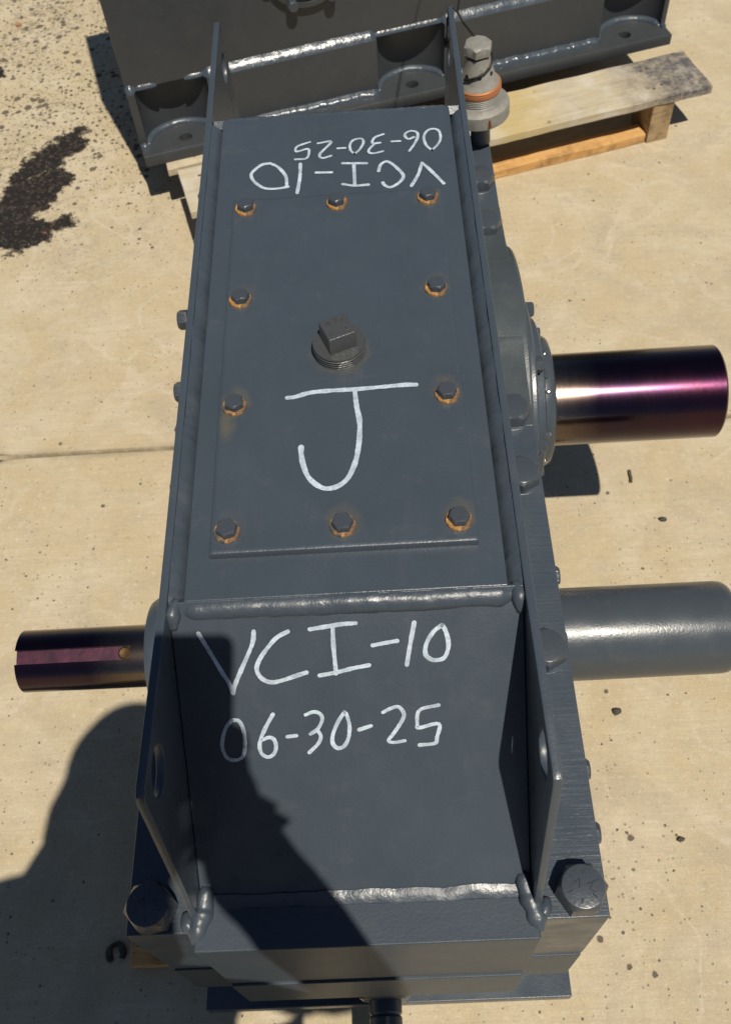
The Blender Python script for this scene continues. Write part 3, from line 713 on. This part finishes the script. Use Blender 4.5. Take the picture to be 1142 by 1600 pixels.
# local x,y of the section -> world -y', z with tilt; extrude along world x
SM = T(0, .09, ZA) @ Matrix.Rotation(tilt, 4, 'X') @ Matrix(((0, 0, 1, 0), (1, 0, 0, 0), (0, 1, 0, 0), (0, 0, 0, 1)))
sh = MB().prism(poly, -.477, -.318).obj('input_shaft', M['shaft'], gb, SM, smooth=30)
full = [(rs * math.cos(2 * math.pi * k / 72), rs * math.sin(2 * math.pi * k / 72)) for k in range(72)]
MB().prism(full, -.318, -.25).obj('input_shaft', M['shaft'], gb, SM, smooth=30)
MB().box(-kw + .0004, kw - .0004, zf - .002, zf + .0004, -.4768, -.330).obj('keyway', M['keyway'], sh, SM)
MB().lathe([(kw - .0006, zf - .002), (kw - .0006, zf + .0005), (.0070, zf + .0016), (.002, zf + .0008)], 24).obj('keyway_end', M['brass_wear'], sh, SM @ T(0, 0, -.3275) @ Matrix.Rotation(-math.pi / 2, 4, 'X'))
# loose bolts on the right wall
for y, z in ((-.150, -.295), (-.220, -.293)):
    put(smallhex, 'wall_bolt', gb, XA(1, XF, y, z))
# drain fitting at the front foot
DR = T(0, -.30, -.72) @ Matrix.Rotation(math.pi / 2, 4, 'X')
MB().lathe([(.030, -.02), (.030, .004), (.0175, .006), (.0175, .26), (.015, .265)], 36).obj('drain_pipe', M['paint'], gb, DR)
MB().add(*(lambda q: (q.v, q.f))(hex_head_mb(.038, .024, .08, .2))).obj('drain_bushing', M['paint_weld'], gb, DR)
MB().lathe([(.0225, .023), (.0225, .040), (.020, .043), (.0225, .046), (.0225, .058), (.019, .060)], 36).obj('pipe_coupling', M['paint'], gb, DR)
# breather on the far right corner
br = MB().lathe([(.044, .0), (.0475, .003), (.0475, .020), (.0468, .023), (.046, .0235), (.043, .026), (.040, .030), (.036, .030)], 64)
B0 = T(.2195, .885, ZF + .050) @ Matrix.Rotation(R(-4), 4, 'Y')
brz = br.obj('breather', M['galv'], gb, B0, smooth=28)
MB().lathe([(.016, -.05), (.016, .002)], 24).obj('breather_stem', M['paint'], brz, B0)
pr = [(.0345, .029)]
for k in range(6): z = .030 + k * .0032; pr += [(.0345, z), (.0330, z + .0016)]
MB().lathe(pr + [(.0335, .050)], 48).obj('thread_ring', M['galv'], brz, B0, smooth=20)
MB().lathe([(.0346, .046), (.0352, .048), (.0346, .050), (.0350, .052), (.0342, .054), (.0347, .056), (.033, .058)], 48).obj('copper_ring', M['copper'], brz, B0)
MB().lathe([(.0325, .057), (.029, .063), (.0255, .068), (.0190, .100), (.0185, .102)], 48).obj('breather_body', M['galv'], brz, B0)
MB().lathe([(.013, .101), (.013, .108)], 24).obj('breather_neck', M['hole'], brz, B0)
MB().add(*(lambda q: (q.v, q.f))(hex_head_mb(.0225, .015, .10, .3))).obj('breather_cap', M['galv'], brz, B0 @ T(0, 0, .1070) @ Matrix.Rotation(R(4), 4, 'Y'))
mb = MB()
for a, z in ((-90, .078), (-38, .078), (14, .078), (-142, .078)):
    rr = .0255 - (z - .068) * .203; mb.lathe([(.0032, -.004), (.0032, .0006), (.001, .0007)], 14, T(rr * math.cos(R(a)), rr * math.sin(R(a)), z) @ rot_to((math.cos(R(a)), math.sin(R(a)), .14)))
mb.obj('vent_holes', M['hole'], brz, B0)
MB().tube([(.012, -.0465, .019), (.0125, -.0467, .014), (.012, -.0467, .009)], lambda i, th: (.0014, .0018, .0030)[i], 8).obj('seep_mark', M['seep'], brz, B0)
tag(gb)

# cord tied through the far lug and round the breather
cord = MB().tube([(.34, 1.66, .17), (.27, 1.35, .08), (.20, 1.0, -.012), (.1785, .868, -.006), (.172, .862, .0035), (.1635, .857, -.008), (.1615, .848, -.034)], .0019, 8)
cord.tube([(.1615 + .003 * math.cos(a), .846 + .006 * math.sin(a), -.038 - .003 * math.sin(2 * a)) for a in np.linspace(0, 6.3, 14)], .0022, 8)
cp = [(.1785, .868, -.006), (.190, .900, -.040)]
for k in range(9):
    a = R(60 - 26 * k); hz = .100 - max(0, k - 2) * .0048; rr = .0280 - (hz - .068) * .203
    cp.append((.2195 - .0698 * hz + rr * math.cos(a), .885 + rr * math.sin(a), ZF + .050 + hz))
cord.tube(cp, .0019, 8)
co = cord.obj('cord', M['black'], None); tag(co, 'thin black cord tied to the lifting lug beside the grey breather', 'cord')

# ------------------------------------------------------------------ skid under the gearbox
skid = thing('wooden_skid', 'low orange wooden skid under the nearest gear reducer, one corner showing at the left', 'pallet', (-.09, .29, -.937))
def board(name, x0, x1, y0, y1, z0, z1, mat, parent, mtx=None, seed=0, rough=.0025):
    """plank with slightly uneven, worn edges (long side along x or y)"""
    nx = max(2, int((x1 - x0) / .03)); ny = max(2, int((y1 - y0) / .03))
    v = []; f = []
    per = [(x0 + (x1 - x0) * i / nx, y0) for i in range(nx)] + [(x1, y0 + (y1 - y0) * i / ny) for i in range(ny)] + \
          [(x1 - (x1 - x0) * i / nx, y1) for i in range(nx)] + [(x0, y1 - (y1 - y0) * i / ny) for i in range(ny)]
    out = []
    for x, y in per:
        out.append((x + rough * mnoise.noise((x * 14, y * 14, seed)), y + rough * mnoise.noise((x * 14, y * 14, seed + 5))))
    cx, cy = (x0 + x1) / 2, (y0 + y1) / 2
    return MB().prism([(x - cx, y - cy) for x, y in out], z0 - (z0 + z1) / 2, z1 - (z0 + z1) / 2).obj(name, mat, parent, (mtx or Matrix.Identity(4)) @ T(cx, cy, (z0 + z1) / 2), bevel=.002)
notch = [(-.420, -.13), (-.418, -.239), (.22, -.236), (.22, -.13)]
MB().prism(notch, -.936, -.915).obj('bottom_board', M['wood_orange'], skid, bevel=.003)
board('bottom_board', -.42, .22, .24, .34, -.936, -.915, M['wood_orange'], skid)
board('bottom_board', -.42, .22, .72, .82, -.936, -.915, M['wood_orange'], skid)
for x in (-.38, -.10, .18): board('stringer', x - .02, x + .02, -.22, .82, -.914, -.870, M['wood_block'], skid)
for y in (-.15, 0, .3, .6, .75): board('deck_board', -.2, .22, y - .045, y + .045, -.8695, -.8505, M['wood_top'], skid)

# ------------------------------------------------------------------ gearbox behind, on its pallet
ANG = R(15.23); FX, FY = -.538, 1.632
LB = T(FX, FY, 0) @ Matrix.Rotation(ANG, 4, 'Z')
W = 1.46; D = .43
gb2 = thing('gear_reducer', 'grey gear reducer with pockets along its foot, standing on the pallet behind', 'gearbox', tuple((LB @ Vector((W / 2, .25, -.80)))), ANG)
ft = plate2d('foot_plate', [(0, 0), (W, 0), (W, D + .05), (0, D + .05)], [circle(cx, .047, .0165, 24) for cx in (.117, .732, 1.342)], .030, M['paint_far'], gb2, LB @ T(0, 0, -.785), edge=.002)
holes = MB()
# base rail with half-round pockets over the foot holes
out = [(0, .045)]
for c in (.110, .731, 1.356):
    for k in range(17):
        a = math.pi - math.pi * k / 16; out.append((c + .091 * math.cos(a), .045 + .070 * math.sin(a)))
out += [(W, .045), (W, D), (0, D)]
MB().prism(out, -.7695, -.6255).obj('base_rail', M['paint_far'], gb2, LB, smooth=50)
MB().box(.001, W - .001, .064, D - .002, -.625, .08).obj('housing_wall', M['paint_far'], gb2, LB, bevel=.003)
P2 = lambda pts: [tuple(LB @ Vector(p)) for p in pts]
YN = tuple(LB.to_3x3() @ Vector((0, -1, 0)))
for k, (x0, x1, wb) in enumerate(((.0, .023, .0185), (.020, .078, .006), (.148, .201, .006), (.196, .642, .0185), (.638, .824, .007), (.819, 1.268, .0185), (1.264, 1.449, .007), (1.444, W, .0185))):
    a, b = P2([(x0, .064, -.6255), (x1, .064, -.6255)])
    fillet('weld_bead', a, b, (0, 0, 1), YN, .018 if wb > .01 else .009, wb, gb2, M['paint_weld_far'], seed=70 + k, bulge=.12, lump=.05)
for x0, x1 in ((.0, .02), (.2, .64), (.822, 1.265), (1.447, W)):
    a, b = P2([(x0, .045, -.770), (x1, .045, -.770)])
    fillet('weld_bead', a, b, (0, 0, 1), YN,   .013, .016, gb2, M['paint_weld_far'], seed=75 + x0, bulge=.35, lump=.2)
for c in (.110, .731, 1.356):
    bead('weld_bead', P2([(c + .089 * math.cos(math.pi - math.pi * k / 16), .045 + .068 * math.sin(math.pi * k / 16), -.771) for k in range(17)]), .0115, gb2, seed=80 + c, ripple=.02, lumps=.1, wander=.1)
YA = LB @ T(.48, .064, -.408) @ Matrix.Rotation(math.pi / 2, 4, 'X')
cap2 = MB().lathe([(.104, 0), (.104, .010), (.101, .013), (.088, .0135), (.086, .010), (.066, .010), (.063, .024), (.058, .026), (.01, .026)], 64).obj('bearing_cap', M['paint_far'], gb2, YA)
for k in range(6):
    a = R(-90 + 34 + 60 * k); put(smallhex, 'cap_bolt', cap2, YA @ T(.096 * math.cos(a), .096 * math.sin(a), .012) @ Matrix.Scale(1.15, 4))

pal = thing('pallet', 'weathered wooden pallet with a black oil stained board end, under the gear reducer behind', 'pallet', tuple((LB @ Vector((.72, .2, -.937)))), ANG)
board('deck_board', .072, 1.478, -.210, -.038, -.822, -.800, M['wood_stained'], pal, LB, 1, .004)
board('deck_board', .050, .40, -.026, .095, -.822, -.8005, M['wood_top'], pal, LB, 2, .004)
for k in range(4): board('deck_board', .055, 1.47, .14 + k * .16, .27 + k * .16, -.822, -.8005, M['wood_top'], pal, LB, 3 + k, .004)
nail = MB().lathe([(.0042, -.002), (.0042, .0006), (.002, .0010)], 12).mesh('nail', M['nail'])
for b_ in [o for o in pal.children if o.name.startswith('deck_board')][:2]:
    for x in (.118, .140, .70, .72, 1.34, 1.36):
        for y in (-.165, -.075, .01, .07):
            p = Vector((x + random.uniform(-.008, .008), y + random.uniform(-.01, .01), -.800))
            q = WM[b_.name].inverted() @ (G @ LB @ p); hx, hy = max(abs(v.co.x) for v in b_.data.vertices), max(abs(v.co.y) for v in b_.data.vertices)
            if abs(q.x) < hx - .01 and abs(q.y) < hy - .012: put(nail, 'nail', b_, LB @ Matrix.Translation(p))
for x in (.10, .68, 1.32):
    for y in (-.205, .25, .66): board('block', x, x + .058, y, y + .10, -.9365, -.8225, M['wood_block'], pal, LB, x * 9 + y, .003)
for y in (-.200, .26, .66):
    board('bottom_board', .160, .679, y, y + .05, -.9365, -.911, M['wood_orange'], pal, LB, y * 7, .004)
    board('bottom_board', .739, 1.318, y, y + .05, -.9365, -.911, M['wood_orange'], pal, LB, y * 9 + 2, .004)

# ------------------------------------------------------------------ litter on the concrete
def lump(name, x, y, r, mat, label, cat, seed, flat_=.6, group=None):
    bm = bmesh.new(); bmesh.ops.create_icosphere(bm, subdivisions=2, radius=1)
    for v in bm.verts:
        k = 1 + .45 * mnoise.noise(v.co * 1.3 + Vector((seed, 0, 0))); v.co = Vector((v.co.x * r * k, v.co.y * r * k * .75, v.co.z * r * k * flat_))
    me = bpy.data.meshes.new(name); bm.to_mesh(me); bm.free(); me.shade_smooth(); me.materials.append(mat)
    o = put(me, name, None, T(x, y, -.937 + r * flat_ * .75)); return tag(o, label, cat, group)
M['stone'] = flat('dark_pebble', (.05, .045, .035), .85); M['twig'] = flat('dead_twig', (.07, .06, .04), .9); M['chip'] = flat('rusty_chip', (.30, .15, .07), .85)
tw = MB().tube([(-.001, -.016, 0), (.0005, -.006, .0008), (0, .005, .0004), (.0015, .015, 0)], lambda i, th: .0032 * (1 + .3 * math.sin(3 * th + i)), 8).obj('twig', M['twig'], None, T(.550, .681, -.934))
tag(tw, 'short dark twig lying on the concrete below the purple output shaft', 'twig')
sc_ = MB().tube([(.012 * math.cos(a), .014 * math.sin(a), .004 + .003 * math.sin(3 * a)) for a in np.linspace(-.6, 4.1, 14)], lambda i, th: .0045 * (1 + .35 * math.sin(2 * th + i * .7)), 8).obj('scrap', M['stone'], None, T(-.447, -.214, -.937))
tag(sc_, 'dark curled scrap in the shade left of the orange skid corner', 'scrap')
lump('pebble', .434, .161, .0085, M['stone'], 'largest dark pebble on the concrete below the grey shaft guard', 'pebble', 1)
lump('pebble', .503, -.071, .0065, M['stone'], 'small dark pebble on bare concrete at the lower right', 'pebble', 4)
lump('pebble', .598, .570, .008, M['stone'], 'dark pebble between the twig and the grey shaft guard', 'pebble', 7, .4)
lump('rust_flake', -1.081, 2.583, .010, M['chip'], 'orange rusty flake on the pitted concrete at the far left', 'flake', 9)

# ------------------------------------------------------------------ the person taking the picture (behind the camera)
def skin_mesh(name, nodes, edges, mat, parent, sub=1, root=0):
    me = bpy.data.meshes.new(name); me.from_pydata([n[0] for n in nodes], edges, [])
    o = put(me, name, parent); me.materials.append(mat)
    md = o.modifiers.new('skin', 'SKIN'); md.use_smooth_shade = True
    if not me.skin_vertices: 
        me.attributes  # the modifier adds its own layer
    for i, n in enumerate(nodes):
        sv = me.skin_vertices[0].data[i]; r_ = n[1]; sv.radius = (r_, r_) if not isinstance(r_, tuple) else r_; sv.use_root = (i == root)
    s_ = o.modifiers.new('sub', 'SUBSURF'); s_.levels = sub; s_.render_levels = sub
    return o
def chain(nodes, edges, start, pts):
    k = start
    for p, r_ in pts:
        nodes.append((p, r_)); edges.append((k, len(nodes) - 1)); k = len(nodes) - 1
    return k
per = thing('person', 'person in dark shirt, jeans and white hard hat holding up a phone', 'person', (-.16, -.88, -.937))
ph_c = CAM_C - CAM_F * .010 + CAM_R * (-.029) + CAM_U * (-.035)
PM = Matrix.Identity(4)
for i in range(3): PM[i][0] = CAM_R[i]; PM[i][1] = CAM_U[i]; PM[i][2] = -CAM_F[i]; PM[i][3] = ph_c[i]
rr_ = [(sx_ * .028 + .011 * math.cos(a), sy_ * .069 + .011 * math.sin(a)) for sx_, sy_, a0_ in ((1, 1, 0), (-1, 1, 1), (-1, -1, 2), (1, -1, 3)) for a in [math.pi / 2 * (a0_ + q / 6) for q in range(7)]]
phone = MB().prism(rr_, -.004, .004).obj('phone', M['phone'], None, PM, bevel=.002, seg=2)
tag(phone, 'black phone held upright in both hands by the person', 'phone')
def pl(r_, u_, d_=0): return ph_c + CAM_R * r_ + CAM_U * u_ - CAM_F * d_
N = []; E = []
V = Vector
N.append((V((-.16, -.90, .02)), .15))
ch = chain(N, E, 0, [(V((-.16, -.89, .20)), .15), (V((-.155, -.86, .38)), .165), (V((-.15, -.82, .50)), .13), (V((-.13, -.765, .565)), .062), (V((-.12, -.71, .63)), .062)])
hd = chain(N, E, ch, [(V((-.115, -.675, .70)), .080), (V((-.11, -.66, .77)), .085), (V((-.11, -.66, .82)), .06)])
fc = chain(N, E, ch + 1, [(V((-.113, -.592, .705)), .020)])
for s_ in (-1, 1):
    chain(N, E, 0, [(V((-.16 + s_ * .10, -.90, -.06)), .10), (V((-.16 + s_ * .12, -.88, -.44)), .066), (V((-.16 + s_ * .13, -.91, -.84)), .046), (V((-.16 + s_ * .13, -.90, -.89)), .045), (V((-.16 + s_ * .14, -.78, -.905)), .032)])
ra = chain(N, E, 3, [(V((.05, -.82, .48)), .066), (V((.18, -.84, .33)), .056), (V((.21, -.81, .35)), .054), (V((.110, -.685, .555)), .050), (V((.066, -.632, .675)), .042)])
hl = chain(N, E, ra, [(V((.022, -.655, .690)), .036)])
rp = chain(N, E, ra, [(pl(.024, -.080, .022), .040)])
for k, u_ in enumerate((-.015, -.035, -.055, -.073)):
    chain(N, E, rp, [(pl(.046, u_ - .008, .006), .0095), (pl(.046, u_, -.008), .0085), (pl(.022, u_ + .006, -.0125), .0075)])
chain(N, E, rp, [(pl(.014, -.055, .020), .011), (pl(.0, -.035, .014), .009)])
la = chain(N, E, 3, [(V((-.36, -.81, .49)), .070), (V((-.42, -.82, .24)), .056), (V((-.425, -.78, .25)), .050), (V((-.26, -.67, .52)), .043), (V((-.135, -.585, .685)), .032)])
lp = chain(N, E, la, [(pl(-.050, -.040, .022), .030)])
for k, u_ in enumerate((.030, .008, -.014, -.034)):
    chain(N, E, lp, [(pl(-.047, u_ - .008, .006), .0095), (pl(-.047, u_, -.008), .0085), (pl(-.026, u_ + .006, -.0125), .0075)])
chain(N, E, lp, [(pl(-.030, -.02, .020), .011), (pl(-.016, .0, .014), .009)])
skin_mesh('body', N, E, M['skin'], per, 2)
N2 = [(V((-.16, -.90, .0)), .165)]; E2 = []
k = chain(N2, E2, 0, [(V((-.16, -.89, .20)), .165), (V((-.155, -.86, .38)), .180), (V((-.15, -.82, .50)), .145), (V((-.135, -.78, .55)), .085)])
chain(N2, E2, 3, [(V((.05, -.82, .48)), .080), (V((.16, -.84, .34)), .066)])
chain(N2, E2, 3, [(V((-.37, -.81, .50)), .088), (V((-.42, -.82, .27)), .076)])
skin_mesh('shirt', N2, E2, M['shirt'], per, 2)
N3 = [(V((-.16, -.90, .03)), .155)]; E3 = []
for s_ in (-1, 1):
    chain(N3, E3, 0, [(V((-.16 + s_ * .10, -.90, -.06)), .112), (V((-.16 + s_ * .12, -.88, -.44)), .080), (V((-.16 + s_ * .13, -.91, -.86)), .062)])
skin_mesh('trousers', N3, E3, M['jeans'], per, 2)
for s_ in (-1, 1):
    mbt = MB(); x = -.16 + s_ * .135
    mbt.lathe([(.05, -.045), (.052, -.02), (.050, .03), (.030, .07)], 20, T(x, -.83, -.892) @ Matrix.Diagonal((1, 2.4, 1, 1)))
    mbt.obj('boot', M['boot'], per)
HM = T(-.108, -.655, .765) @ Matrix.Rotation(R(-8), 4, 'X')
fill_cape = MB()  # added cape below the hat, shaped to widen the cast head-and-shoulder shadow
rows = [(-.160, -.715, .555, .138, .095), (-.155, -.70, .60, .138, .095), (-.145, -.69, .66, .134, .098), (-.130, -.68, .72, .122, .100), (-.118, -.67, .78, .113, .105)]
nv = 40; vs = []; fs = []
for cx, cy, cz, hx, hy in rows:
    for k in range(nv): a = 2 * math.pi * k / nv; vs.append((cx + hx * math.cos(a), cy + hy * math.sin(a), cz))
for j in range(len(rows) - 1):
    for k in range(nv): a, b = j * nv + k, j * nv + (k + 1) % nv; fs.append((a, b, b + nv, a + nv))
fs.append(tuple(range(nv))[::-1]); fs.append(tuple(range((len(rows) - 1) * nv, len(rows) * nv)))
fill_cape.add(vs, fs); fill_cape.obj('shadow_fill_cape', M['helmet'], per, smooth=60)
MB().lathe([(.136, .0), (.137, .006), (.112, .012), (.110, .04), (.100, .070), (.073, .094), (.03, .106), (.004, .107)], 40, Matrix.Diagonal((.92, 1.0, 1, 1))).obj('hard_hat', M['helmet'], per, HM)
